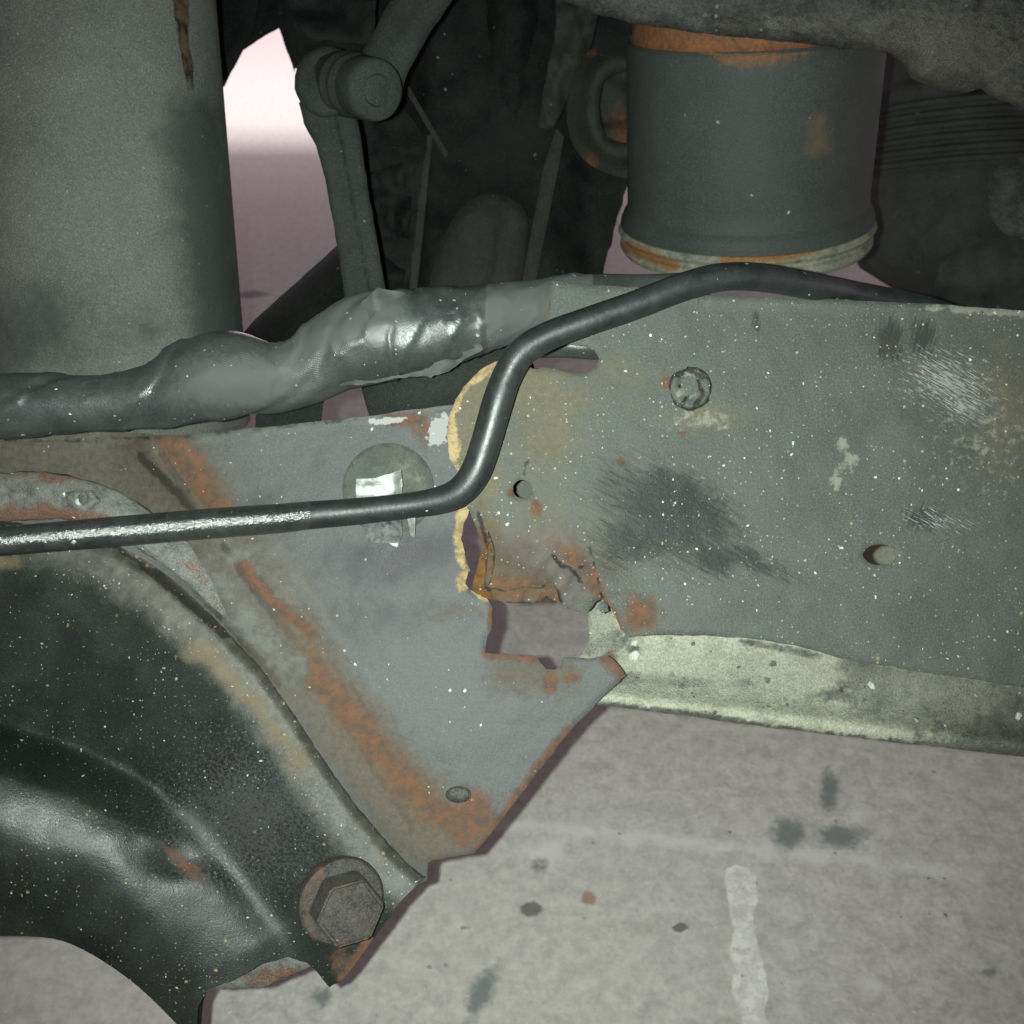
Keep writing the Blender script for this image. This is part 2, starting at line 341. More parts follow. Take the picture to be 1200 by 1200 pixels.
M['dome'] = grimy('oily_black_paint', (.0055, .0085, .0065), (.014, .019, .015), .42, big=60, fine=800, grain=0.35, bump=.15, bscale=800, spec=.4, contrast=1.0,
    specks=((250, .16, .085, (.42, .44, .39)), (420, .18, .10, (.28, .29, .26)), (560, .26, .13, (.16, .17, .145)), (300, .06, .15, (.26, .16, .07))), layers=(
    dict(attr='rim', col=(.085, .083, .068), col2=(.045, .046, .038), amp=1.2, scale=130, detail=8, soft=.35, fac=.85, rough=.6, cs=170),
    dict(attr='ochre', col=(.13, .095, .045), amp=1.2, scale=130, detail=8, soft=.35, fac=.6, rough=.8),
    dict(attr='groove', col=(.018, .017, .014), amp=.9, scale=300, soft=.15, fac=.9),
    dict(attr='grain', col=(.045, .044, .046), amp=2.4, scale=900, detail=3, soft=.2, fac=.5, lift=1.2, rough=.72),
    dict(RUST, attr='rust', amp=1.25, scale=130, detail=8, nrough=.74, soft=.22, fac=.9)))
M['weld'] = grimy('old_weld', (.042, .042, .036), (.13, .135, .122), .55, big=130, fine=600, grain=0.35, bump=.6, bscale=260, specks=((220, .06, .2, WHITE),), layers=(
    dict(attr='rust', col=(.13, .055, .028), col2=(.06, .048, .036), amp=1.1, scale=200, soft=.2),), contrast=1.2)
M['bolt'] = grimy('bolt_steel', (.018, .018, .015), (.055, .052, .046), .6, uv=False, big=220, fine=900, grain=0.4, bump=.4, bscale=500, specks=((300, .05, .2, TANS),), layers=(dict(RUST, attr='rust', amp=1.25, scale=130, detail=8, nrough=.74, soft=.22, fac=.9),))
M['pipe'] = grimy('black_pipe_coating', (.009, .011, .011), (.021, .025, .025), .42, big=120, fine=900, bump=.12, bscale=600, spec=.6, specks=((260, .06, .11, (.35, .36, .32)),))
M['pipe_bare'] = grimy('worn_bare_pipe', (.012, .014, .013), (.03, .033, .032), .17, big=150, fine=900, bump=.35, bscale=900, spec=.9, specks=((260, .06, .2, (.2, .2, .18)),))
M['sleeve'] = grimy('vinyl_tape', (.024, .029, .028), (.050, .057, .055), .33, big=60, fine=800, grain=0.15, bump=.14, bscale=500, spec=.5, specks=((220, .08, .11, WHITE), (420, .05, .15, (.3, .3, .27))), weave=(450, 38, 'cloth'), layers=(
    dict(attr='cloth', col=(.058, .066, .062), amp=.6, soft=.25, rough=.75),))
M['tube'] = grimy('dusty_grey_paint', (.072, .081, .072), (.130, .140, .124), .8, uv=False, spec=0.25, big=30, fine=1500, grain=0.45, bump=.5, bscale=1300, specks=((420, .16, .15, (.30, .31, .27)), (260, .02, .1, WHITE)), contrast=.8, layers=(
    dict(attr='dark', col=(.035, .042, .038), amp=.9, scale=90, soft=.35, fac=.85), dict(attr='gash', col=(.012, .01, .008), col2=(.08, .06, .03), cs=200, amp=.6, scale=200), dict(attr='rust', col=(.2, .14, .07), amp=.8, scale=250, soft=.2)))
M['black'] = grimy('black_chassis_paint', (.004, .005, .0045), (.013, .0155, .0135), .7, uv=False, spec=0.12, big=60, fine=700, grain=0.5, bump=.4, bscale=400, specks=((260, .06, .18, (.20, .21, .18)),), contrast=1.2)
M['link'] = grimy('dusty_black_rubber', (.015, .018, .016), (.031, .035, .031), .8, uv=False, spec=0.15, big=60, fine=900, grain=0.45, bump=.4, bscale=600, specks=((250, .05, .2, (.3, .29, .22)), (450, .10, .2, (.12, .12, .11))), contrast=.8)
M['cast'] = grimy('dusty_casting', (.018, .020, .017), (.036, .038, .032), .85, uv=False, spec=0.15, big=60, fine=600, grain=0.5, bump=.6, bscale=300, specks=((230, .06, .2, (.24, .22, .17)),), layers=(dict(RUST, attr='rust', amp=1.25, scale=130, detail=8, nrough=.74, soft=.22, fac=.9),))
M['piston'] = grimy('satin_black_paint', (.026, .031, .028), (.044, .050, .047), .6, uv=False, spec=0.25, big=40, fine=900, grain=0.4, bump=.3, bscale=700, specks=((230, .05, .18, (.36, .36, .32)), (420, .08, .2, (.14, .15, .14))), contrast=.7, layers=(
    dict(attr='ochre', col=(.11, .078, .034), amp=1.2, scale=130, detail=8, soft=.3, fac=.6), dict(attr='rust', col=(.16, .07, .025), col2=(.09, .06, .03), amp=1.0, scale=230, soft=.2)))
M['canister'] = grimy('dusty_canister', (.026, .031, .028), (.062, .070, .062), .75, uv=False, spec=.25, big=40, fine=500, grain=0.4, bump=.4, bscale=400, specks=((150, .06, .2, (.3, .3, .26)),))
M['ringm'] = grimy('muddy_ring', (.08, .085, .065), (.24, .24, .18), .85, uv=False, big=90, fine=500, bump=.5, bscale=300, layers=(dict(attr='rust', col=(.22, .10, .03), col2=(.13, .07, .03), amp=1.0, scale=180, soft=.2),))
M['orange'] = grimy('orange_rust', (.07, .032, .014), (.20, .078, .028), .85, uv=False, big=60, fine=600, bump=.5, bscale=300, contrast=1.2)
M['bellows'] = grimy('rough_rubber', (.034, .037, .034), (.078, .082, .075), .9, spec=0.2, big=70, fine=700, grain=0.55, bump=1.0, bscale=380, specks=((260, .08, .22, (.25, .25, .22)),), contrast=1.7, layers=(
    dict(attr='tan', col=(.12, .116, .088), amp=1.8, scale=420, stretch=(-18, 1.7), soft=.12, fac=.5),))
M['clip'] = grimy('zinc_clip', (.16, .175, .16), (.40, .42, .39), .55, big=110, fine=500, bump=.3, bscale=250, metallic=.45, contrast=1.3)
M['clip_dull'] = grimy('dull_clip', (.05, .055, .055), (.20, .21, .205), .4, big=140, fine=500, bump=.4, bscale=250, metallic=.4, contrast=1.4)
M['disc'] = grimy('grey_plastic', (.050, .057, .052), (.082, .090, .074), .85, big=120, fine=700, spec=.2, grain=.25, bump=.3, bscale=500, specks=((240, .05, .2, WHITE),), layers=(dict(attr='rim', col=(.045, .05, .045), amp=.3, scale=300, soft=.2, fac=.8), dict(attr='mud', col=(.2, .19, .13), amp=1.1, scale=250, soft=.25, fac=.7)))

# ------------------------------------------------------------------ the setting: floor
def build_floor():
    xs = np.concatenate([np.arange(-9, -1.0, .5), np.arange(-1.0, -.5, .05), np.arange(-.5, .55, .005), np.arange(.55, 1.05, .05), np.arange(1.5, 9.5, .5)])
    ys = np.concatenate([np.arange(-4, 0, .5), np.arange(0, .25, .05), np.arange(.25, 1.0, .005), np.arange(1.0, 3.2, .04), np.arange(3.5, 14, .5)])
    XX, YY = np.meshgrid(xs, ys, indexing='ij'); n = len(ys)
    V = np.stack([XX.ravel(), YY.ravel(), np.zeros(XX.size)], 1)
    faces = [[i*n+j, (i+1)*n+j, (i+1)*n+j+1, i*n+j+1] for i in range(len(xs)-1) for j in range(n-1)]
    X, Y, d = proj(V); vis = d > .1; X = np.where(vis, X, -999); Y = np.where(vis, Y, -999)
    B = lambda *a: blob(X, Y, *a)
    at = dict(
        line=mx(stroke(X, Y, [(560, 962), (700, 976), (830, 990)], 8)*.85, stroke(X, Y, [(830, 990), (1000, 1008), (1150, 1028)], 8)*.7, B(640, 1000, 25, 12), B(1020, 1152, 11, 9), B(1005, 958, 9, 10)),
        blue=mx(B(972, 926, 11, 22), B(924, 976, 19, 17), B(985, 980, 26, 13), B(565, 1163, 12, 34, 25), B(378, 1168, 13, 11), B(632, 1015, 9, 8), B(1160, 1140, 9, 6)),
        dark=mx(B(622, 1066, 14, 9), B(290, 262, 11, 8), B(545, 1090, 6, 6), B(797, 1087, 10, 6), B(295, 345, 22, 4)),
        orange=mx(B(690, 1053, 9, 9),), dust=mx(B(620, 1110, 260, 170), B(40, 1180, 220, 120))*.75)
    o = mesh_obj('floor', V, faces, M['floor'], None, True, at, np.stack([V[:, 0], V[:, 1]], 1)); return tag(o, kind='structure')
floor = build_floor()
def on_floor(pts, z):
    out = []
    for x, y in pts:
        r = FW+RT*(x-600)/F+UP*(600-y)/F; t = (CAM[2]-z)/-r[2]; out.append(CAM+r*t)
    return np.array(out)
def floor_patch(name, outline, z=.0012):
    top = on_floor(outline, z); bot = top.copy(); bot[:, 2] = .0001; n = len(outline)
    V = np.vstack([top, bot]); faces = [list(range(n))[::-1]]+[[i, (i+1) % n, n+(i+1) % n, n+i] for i in range(n)]
    return mesh_obj(name, V, faces, M['stripe'], floor, False, None, V[:, :2])
floor_patch('paint_stripe', ragged([(851, 1017), (862, 1013), (875, 1016), (887, 1028), (888, 1050), (882, 1072), (884, 1092), (890, 1112), (898, 1140), (901, 1165), (896, 1185), (908, 1225), (866, 1225), (870, 1195), (860, 1165), (861, 1130), (856, 1110), (861, 1090), (856, 1072), (852, 1050), (850, 1030)], 5, 4, 3))

# the vehicle's underside, above the camera: it shades the floor near by
def slab(name, x0, x1, y0, y1, z0, z1, mat):
    V = [(x, y, z) for z in (z0, z1) for x, y in ((x0, y0), (x1, y0), (x1, y1), (x0, y1))]
    return mesh_obj(name, V, [[3, 2, 1, 0], [4, 5, 6, 7], [0, 1, 5, 4], [1, 2, 6, 5], [2, 3, 7, 6], [3, 0, 4, 7]], mat, None, False, origin=((x0+x1)/2, (y0+y1)/2, z0))
tag(slab('vehicle_underbody', -1.8, 1.9, -2.2, 2.93, .80, .95, M['black']), 'black flat underbody of the vehicle above the axle and pipes', 'underbody')

# ------------------------------------------------------------------ beam on the right
web_d = lambda X, Y: .344+(X-600)*2.2e-5-(Y-350)*2.0e-5
def web_depth(X, Y):
    d = web_d(X, Y)
    d = d + .0009*fbm(X/120, Y/120, 3, 3)+.00025*fbm(X/18, Y/18, 9, 2)
    q = sm(75-pdist(X, Y, [(565, 690), (640, 700), (700, 712)]), 0, 75); d = d + .008*q + q*(.0022*fbm(X/28, Y/22, 5, 3)+.0005*np.sin(X/3.5+Y/5)*sm(X, 600, 620)*sm(690-X, 0, 40))      # rotten edge bent inwards
    d = d - .0010*np.exp(-((Y-(352+(X-900)*.035))/7)**2)*(X > 830)     # folded lip
    return d
beam = thing('suspension_beam', 'grey green steel suspension beam with rusted through left end and pale inner flange', 'beam', (900, 850, .37))
web_out = ragged([(648, 329), (700, 334), (760, 338), (842, 345), (862, 344), (872, 349), (905, 348), (960, 350), (1090, 356), (1200, 364), (1285, 371)], 6, 1.0, 1, False)+\
    ragged([(1285, 815), (1200, 806), (1150, 797), (1060, 784), (980, 770), (930, 756), (870, 747), (800, 744), (735, 746)], 5, 2.2, 2, False)+\
    ragged([(735, 746), (727, 737), (721, 722), (713, 709), (704, 702), (697, 707), (690, 716), (680, 718), (668, 714), (658, 709), (654, 700), (645, 692), (637, 690), (633, 704), (615, 706), (600, 705), (585, 704), (573, 702), (562, 697), (553, 692), (556, 675), (561, 655), (567, 642), (560, 625), (553, 607), (548, 596)], 4, 2.0, 3, False)+\
    ragged([(548, 596), (540, 575), (536, 553), (527, 538), (523, 508), (527, 485), (534, 468), (543, 453), (556, 440), (572, 428), (584, 423), (604, 424), (625, 432), (642, 429)], 4, 2.0, 4, False)+\
    [(655, 433), (668, 437), (685, 437), (698, 431), (702, 420), (697, 411), (685, 406), (665, 404), (650, 403), (643, 399)]+ragged([(641, 396), (641, 365), (645, 340)], 5, 1.5, 5, False)
web_holes = [circle(612, 573, 11, 11, 20, .08, 1), circle(1031, 650, 20, 12, 24, .06, 2)]
wa = dict(
    tan=lambda X, Y: mx(stroke(X, Y, [(560, 450), (545, 510), (560, 570)], 30), stroke(X, Y, [(600, 440), (650, 470), (640, 520)], 40)*.9, blob(X, Y, 640, 640, 90, 60)*.7, blob(X, Y, 820, 490, 45, 14)*.85, blob(X, Y, 1180, 480, 40, 90)*.7, blob(X, Y, 720, 440, 60, 30)*.6),
    rust=lambda X, Y: mx(blob(X, Y, 753, 718, 19, 21), stroke(X, Y, [(554, 690), (580, 701), (632, 702)], 10), stroke(X, Y, [(560, 630), (568, 648), (557, 688)], 10), blob(X, Y, 628, 595, 6, 10, -20), blob(X, Y, 600, 577, 7, 6), blob(X, Y, 600, 688, 50, 16)*.8, blob(X, Y, 668, 650, 36, 14, 35)*.7, stroke(X, Y, [(700, 690), (725, 735)], 8)*.85, blob(X, Y, 782, 450, 6, 8), blob(X, Y, 800, 508, 5, 4), blob(X, Y, 727, 542, 4, 6), blob(X, Y, 695, 680, 10, 14), stroke(X, Y, [(642, 345), (642, 390)], 4)*.8),
    cream=lambda X, Y: mx(stroke(X, Y, [(584, 424), (556, 441), (534, 468), (525, 490), (527, 535), (540, 570)], 8), stroke(X, Y, [(526, 490), (530, 540)], 12)*.9)*np.clip(.80+.55*fbm(X/22, Y/22, 93, 3), 0, 1),
    edge=lambda X, Y: mx(stroke(X, Y, [(569, 640), (564, 662), (557, 690)], 8), stroke(X, Y, [(560, 696), (590, 703), (634, 703)], 6)),
    crack=lambda X, Y: mx(stroke(X, Y, [(574, 640), (572, 665), (568, 690), (590, 694)], 2.5), stroke(X, Y, [(648, 650), (656, 662), (672, 668), (680, 682)], 2.2), stroke(X, Y, [(672, 668), (690, 660)], 1.8)*.9, stroke(X, Y, [(637, 688), (652, 692), (657, 706)], 3), stroke(X, Y, [(690, 640), (700, 675), (706, 700)], 2)*.8, stroke(X, Y, [(700, 706), (720, 745)], 2.5), stroke(X, Y, [(560, 600), (572, 640)], 2.5), stroke(X, Y, [(618, 540), (614, 556)], 2)*.8),
    olive=lambda X, Y: mx(blob(X, Y, 605, 672, 42, 36)*1.0, blob(X, Y, 570, 640, 16, 40)),
    brown=lambda X, Y: mx(blob(X, Y, 650, 665, 52, 44, 25)*1.0, blob(X, Y, 610, 640, 40, 20)*.7),
    scuffb=lambda X, Y: mx(blob(X, Y, 800, 585, 45, 24, 30)*.95, blob(X, Y, 750, 640, 40, 22, -20)*.7),
    scuff=lambda X, Y: mx(blob(X, Y, 785, 605, 78, 48, 25)*1.0, blob(X, Y, 838, 655, 28, 18, 15)*1.0, blob(X, Y, 730, 630, 45, 35)*.75, blob(X, Y, 880, 655, 55, 14, 25)*.75),
    brush=lambda X, Y: mx(blob(X, Y, 1043, 399, 16, 22), blob(X, Y, 1080, 394, 17, 20)*.9, blob(X, Y, 1085, 607, 24, 14)*.9, blob(X, Y, 885, 375, 6, 14)*.8),
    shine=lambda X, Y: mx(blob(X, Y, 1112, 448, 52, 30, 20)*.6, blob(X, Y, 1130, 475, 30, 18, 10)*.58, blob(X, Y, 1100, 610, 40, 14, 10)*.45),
    pale=lambda X, Y: mx(blob(X, Y, 995, 539, 11, 11)*.75, blob(X, Y, 823, 492, 36, 12)*.6, blob(X, Y, 985, 520, 8, 7)*.9, blob(X, Y, 980, 565, 7, 9)*.9, blob(X, Y, 1160, 870, 30, 10), stroke(X, Y, [(1090, 359), (1290, 374)], 4)*.95, blob(X, Y, 1150, 510, 60, 60)*.42))
relief('web_plate', web_out, web_depth, M['web'], beam, web_holes, step=4.5, thick=.0035, attrs=wa, rnd=(5, 3))
# inner flange: the muddy face showing under the web
fl_out = ragged([(1285, 898), (1200, 887), (1000, 864), (870, 848), (800, 838), (720, 828), (690, 826), (640, 818)], 5, 1.6, 6, False)+[(640, 790), (668, 775), (682, 768), (691, 750), (689, 730), (690, 712), (700, 690), (760, 690), (1285, 760)]
def fl_depth(X, Y):
    e = 826+(X-690)*.12-Y
    return .366+(X-690)*2.2e-5-(Y-780)*3e-5 + .0085*sm(e, 0, 55) - .004*np.exp(-((e-14)/12)**2) + .0016*fbm(X/40, Y/40, 12, 4)
relief('inner_flange', fl_out, fl_depth, M['inner'], beam, step=5, thick=.004, rnd=(6, 5), attrs=dict(
    dark=lambda X, Y: mx(stroke(X, Y, [(690, 827), (760, 833), (820, 839), (870, 847)], 5), stroke(X, Y, [(870, 847), (1200, 887)], 2.5), stroke(X, Y, [(1020, 790), (1120, 815), (1220, 835)], 34)*1.1, blob(X, Y, 1230, 870, 120, 50)*1.25, blob(X, Y, 728, 752, 20, 7, -40), blob(X, Y, 743, 762, 9, 6), blob(X, Y, 980, 815, 30, 9)*.9, blob(X, Y, 720, 795, 40, 7)*.85, blob(X, Y, 800, 800, 30, 6)*.8, blob(X, Y, 870, 800, 20, 7)*.7, stroke(X, Y, [(690, 760), (725, 742)], 6), stroke(X, Y, [(870, 752), (960, 768)], 5)*.8, blob(X, Y, 1015, 783, 12, 8)),
    grey=lambda X, Y: mx(stroke(X, Y, [(690, 700), (705, 760)], 28)*1.0, blob(X, Y, 900, 790, 260, 50)*.62, blob(X, Y, 1080, 810, 90, 50)*.9, stroke(X, Y, [(720, 795), (830, 800)], 8)*.9),
    rust=lambda X, Y: blob(X, Y, 715, 775, 8, 10)))
relief('rear_web', [(770, 400), (1285, 420), (1285, 760), (770, 715)], lambda X, Y: .58+(X-600)*2e-5-(Y-350)*2e-5, M['inner'], beam, step=20, thick=.003, attrs=dict(grey=lambda X, Y: .5+0*X, dark=lambda X, Y: 0*X, rust=lambda X, Y: 0*X))
relief('rear_lug', [(596, 555), (640, 555), (640, 592), (596, 592)], lambda X, Y: .395+0*X, M['web'], beam, step=8, thick=.003)
# blind plug pressed into the web
plug = relief('blind_plug', ragged(circle(809, 455, 26, 26, 30, .09, 4), 3, 2.5, 8), lambda X, Y: web_d(X, Y)-.0009-.0006*np.exp(-((np.hypot(X-809, Y-455)-20)/4)**2)+.0010*fbm(X/11, Y/11, 2, 3)+.0012*sm(14-np.hypot(X-808, Y-452), 0, 5), M['web'], beam, step=3, thick=.004, rnd=(3, 2), attrs=dict(pale=lambda X, Y: mx(blob(X, Y, 803, 460, 9, 8)*.9, blob(X, Y, 806, 440, 12, 4)*.6), crack=lambda X, Y: mx(stroke(X, Y, [(795, 440), (808, 434), (822, 442)], 3), stroke(X, Y, [(797, 452), (806, 462), (800, 474)], 2.5), stroke(X, Y, [(818, 446), (824, 462), (815, 474)], 2.5), np.clip(1-.5*np.abs(np.hypot(X-809, Y-455)-25)/2.5, 0, 1)*.85)))
for fo, dz, cu in (([(574, 690), (592, 692), (612, 687), (634, 689), (648, 682), (653, 692), (658, 709), (650, 706), (640, 699), (630, 705), (604, 707), (577, 704)], -.0009, .003), ([(572, 622), (579, 640), (580, 662), (574, 684), (568, 688), (570, 655)], -.0012, .003)):
    cx, cy = np.mean(fo, 0)
    relief('rust_flake', ragged(fo, 3, 3, int(cx)), lambda X, Y: web_depth(X, Y)+dz-cu*sm(np.hypot(X-cx, Y-cy), 6, 42)*.5+.0009*fbm(X/9, Y/9, int(cy), 3), M['web'], beam, step=3, thick=.0012, rnd=(2, 2), attrs=dict(brown=lambda X, Y: .35+0*X, olive=lambda X, Y: .62+0*X, rust=lambda X, Y: .55+0*X, edge=lambda X, Y: .45+0*X, crack=lambda X, Y: stroke(X, Y, fo+[fo[0]], 1.5)*.7))
relief('peeled_paint_flake', ragged([(704, 704), (712, 707), (713, 716), (706, 719), (699, 713)], 3, 1.5, 9), lambda X, Y: web_d(X, Y)-.001+.0008*fbm(X/6, Y/6, 1, 2), M['web'], beam, step=3, thick=.0015, rnd=(3, 2))

# ------------------------------------------------------------------ gusset plate
g_d = lambda X, Y: .358-(Y-500)*2.6e-5+(X-400)*0.6e-5
def g_depth(X, Y):
    d = g_d(X, Y)+.0008*fbm(X/140, Y/140, 21, 3)+.00015*fbm(X/15, Y/15, 22, 2)
    top = 517-(X*.079)
    d = d-.0022*np.exp(-((Y-top)/6)**2)
    d = d-.003*sm(70-pdist(X, Y, [(190, 540), (250, 640), (340, 770), (430, 900), (520, 1010)]), 0, 60)
    d = d-.0035*np.exp(-(pdist(X, Y, [(175, 520), (235, 600)])/16)**2)
    return d
gusset = thing('gusset_plate', 'grey gusset plate with rusty seam and torn cream edge below the wrapped cable', 'steel plate', (560, 990, .35))
g_out = ragged([(-85, 524), (0, 517), (140, 507), (200, 511), (300, 501), (420, 489), (535, 473), (560, 470)], 6, 1.5, 11, False)+[(562, 500), (562, 590)]+\
    ragged([(550, 597), (543, 615), (540, 632), (545, 652), (551, 668), (545, 684), (554, 693), (570, 700), (577, 712), (576, 735), (570, 752), (568, 765), (600, 767), (631, 768)], 4, 2.2, 12, False)+\
    [(634, 777), (640, 784), (650, 785), (657, 780), (660, 771)]+ragged([(662, 770), (690, 772), (712, 768), (722, 776), (734, 792), (700, 823), (662, 864), (625, 912), (590, 958), (556, 1000), (515, 1007), (502, 1011), (500, 1032), (480, 1040)], 4, 1.6, 13, False)+[(440, 1000), (385, 930), (330, 850), (265, 770), (190, 695), (110, 652), (0, 636), (-85, 632)]
ga = dict(pewter=lambda X, Y: mx(stroke(X, Y, [(235, 672), (285, 725), (345, 785)], 17), stroke(X, Y, [(300, 640), (270, 655)], 8)*.7, stroke(X, Y, [(360, 500), (240, 512)], 8)*.6),groove=lambda X, Y: mx(stroke(X, Y, [(165, 535), (200, 570), (240, 610)], 5), stroke(X, Y, [(188, 528), (215, 572), (228, 590)], 4), stroke(X, Y, [(262, 640), (305, 700), (352, 760)], 4.5), stroke(X, Y, [(225, 685), (280, 745), (325, 800)], 5), stroke(X, Y, [(395, 835), (440, 905), (480, 965)], 4)*.9, stroke(X, Y, [(0, 517), (200, 513), (300, 503), (420, 491)], 2)*.8, stroke(X, Y, [(410, 800), (440, 850)], 3)*.8, blob(X, Y, 482, 968, 5, 8)),
    brown=lambda X, Y: mx(stroke(X, Y, [(-50, 540), (120, 535), (200, 560), (240, 620), (330, 740)], 55), stroke(X, Y, [(420, 860), (500, 980)], 40)*.9),
    stain=lambda X, Y: mx(blob(X, Y, 468, 652, 75, 32, -8)*1.0, blob(X, Y, 540, 650, 40, 50)*.6, blob(X, Y, 300, 590, 60, 20)*.5, blob(X, Y, 450, 720, 110, 40)*.5, blob(X, Y, 600, 690, 40, 20)*.4),
    tan=lambda X, Y: mx(stroke(X, Y, [(340, 765), (395, 835), (455, 910), (520, 965)], 42), stroke(X, Y, [(590, 790), (660, 790)], 25)*.8, blob(X, Y, 530, 715, 50, 20)*.55, stroke(X, Y, [(535, 500), (560, 470)], 12)),
    rust=lambda X, Y: mx(stroke(X, Y, [(200, 522), (228, 550), (255, 592)], 20)*.88, stroke(X, Y, [(283, 662), (320, 706), (365, 742)], 8)*.9, stroke(X, Y, [(365, 780), (425, 855), (485, 930), (545, 972)], 20)*.85, blob(X, Y, 556, 962, 30, 36)*1.0, stroke(X, Y, [(560, 1000), (612, 930), (665, 860)], 9), blob(X, Y, 475, 492, 30, 8), blob(X, Y, 500, 505, 20, 16)*.85, blob(X, Y, 644, 798, 8, 12), blob(X, Y, 672, 794, 11, 6)*.9, stroke(X, Y, [(572, 765), (630, 770)], 8)*.9, stroke(X, Y, [(712, 770), (732, 790)], 11), stroke(X, Y, [(577, 705), (575, 745)], 5)*.9),
    cream=lambda X, Y: mx(stroke(X, Y, [(545, 597), (536, 625), (541, 655), (545, 668), (540, 685)], 9), stroke(X, Y, [(556, 694), (572, 702)], 5)*.9)*np.clip(.88+.5*fbm(X/16, Y/16, 94, 3), 0, 1),
    white=lambda X, Y: mx(blob(X, Y, 514, 504, 12, 19, 20), blob(X, Y, 455, 493, 22, 4, -5), blob(X, Y, 440, 494, 8, 4)))
relief('gusset_sheet', g_out, g_depth, M['gusset'], gusset, step=4.5, thick=.0035, attrs=ga, rnd=(4, 2.5))
lug = relief('pin_stub', circle(537, 931, 15, 10, 20), lambda X, Y: g_d(X, Y)-.0045, M['bolt'], gusset, step=4, thick=.004, rnd=(4, 4))

# ------------------------------------------------------------------ axle housing, lower left
GRV = [(-90, 604), (0, 606), (60, 614), (130, 636), (190, 670), (250, 722), (310, 782), (350, 838), (385, 893), (420, 943), (460, 990), (497, 1025)]
LIP = [(-90, 882), (0, 908), (80, 934), (150, 968), (205, 1010), (254, 1062), (294, 1112), (316, 1160), (326, 1230)]
def h_depth(X, Y):
    s = pdist(X, Y, GRV); b = pside(X, Y, LIP)         # b > 0 above and right of the lip
    h = 16*sm(s, 0, 16) + 6*np.exp(-((s-45)/30)**2)
    far = sm(s, 55, 260)
    corner = sm(pdist(X, Y, [(405, 1055)]), 180, 60)
    h = h - 34*far*(1-corner)
    k = sm(s, 50, 150)
    bi = np.maximum(b, 0); bo = np.minimum(b, 0)
    rise = np.where(bi < 28, .40*bi+.007*bi**2, .40*28+.007*784+.95*(bi-28)) + .40*bo + np.where(bo > -150, .0036*bo**2, .0036*22500+.9*(-bo-150))
    tau = 3+7*sm(X, 165, 225)
    h = h + tau*np.log1p(np.exp(np.clip((44-18*sm(X, 120, 330)-rise)/tau, -30, 30)))*k
    h = h + .25*50*np.log1p(np.exp((215-X)/50))*sm(b, 60, 0)*k
    h = h - 10*np.exp(-((X-205)/28)**2-((Y-1008)/18)**2)
    h = h - 8*np.exp(-(pdist(X, Y, [(225, 640), (265, 700), (330, 770)])/6)**2) 
    d = .354-(Y-600)*2.6e-5 - h*PXM
    return d + .0007*fbm(X/70, Y/70, 31, 3)+.00018*fbm(X/9, Y/9, 32, 2)*sm(s, 140, 20)
housing = thing('axle_housing', 'oily black axle housing with tan rim and bolted corner at lower left', 'axle', (300, 1150, .33))
h_out = [(x, y) for x, y in smooth(GRV, 5)]+ragged([(499, 1028), (486, 1039), (463, 1064), (441, 1096), (413, 1134), (397, 1152), (386, 1157), (374, 1142), (359, 1128), (336, 1121), (306, 1130), (272, 1149), (250, 1156), (238, 1160)], 5, 1.5, 14, False)+\
    [(232, 1180), (230, 1240), (228, 1288), (285-60, 1288), (212, 1215)]+[(x, y) for x, y in smooth([(207, 1200), (176, 1169), (145, 1143), (103, 1116), (62, 1100), (0, 1097), (-90, 1100)], 4)]
ha = dict(
    rim=lambda X, Y: mx(np.clip(1-.5*np.abs(pdist(X, Y, GRV)-22)/26, 0, 1)*sm(X, -60, 60), stroke(X, Y, [(60, 640), (200, 700), (290, 790), (360, 900)], 22)*.7, stroke(X, Y, [(430, 970), (490, 1025)], 22)),
    ochre=lambda X, Y: mx(stroke(X, Y, [(225, 755), (300, 825), (350, 890)], 14)*.7, blob(X, Y, 238, 765, 22, 12)*.85, blob(X, Y, 350, 890, 14, 24)*.8, blob(X, Y, 5, 660, 20, 8)),
    grain=lambda X, Y: mx(blob(X, Y, 290, 960, 95, 85)*.75, blob(X, Y, 225, 965, 40, 30)*.8),
    groove=lambda X, Y: mx(stroke(X, Y, GRV, 5), stroke(X, Y, [(165, 662), (225, 712), (262, 745)], 4)*.9, stroke(X, Y, [(330, 790), (390, 880), (455, 970)], 6)*.85),
    rust=lambda X, Y: mx(blob(X, Y, 400, 1130, 18, 18)*.75, stroke(X, Y, [(400, 1145), (432, 1105)], 7)*.9, blob(X, Y, 215, 1012, 34, 10, 35)*.75))
relief('housing_shell', h_out, h_depth, M['dome'], housing, step=4.5, thick=.004, attrs=ha)
relief('rusty_flange', ragged([(238, 1157), (262, 1128), (310, 1108), (350, 1112), (372, 1128), (362, 1133), (340, 1143), (308, 1156), (262, 1160)], 4, 1.2, 15), lambda X, Y: .353+0*X-(Y-1100)*6e-5, M['weld'], housing, step=4, thick=.003, attrs=dict(rust=lambda X, Y: blob(X, Y, 330, 1145, 35, 12)*.95), rnd=(3, 2))
relief('drain_spout', [(210, 1150), (244, 1156), (238, 1175), (236, 1200), (234, 1288), (205, 1288)], lambda X, Y: .345+.012*((X-224)/18)**2, M['black'], housing, step=5, thick=.01)
def beadn(S, TH): return 1+.15*fbm(S*130, TH*1.2, 41, 4)
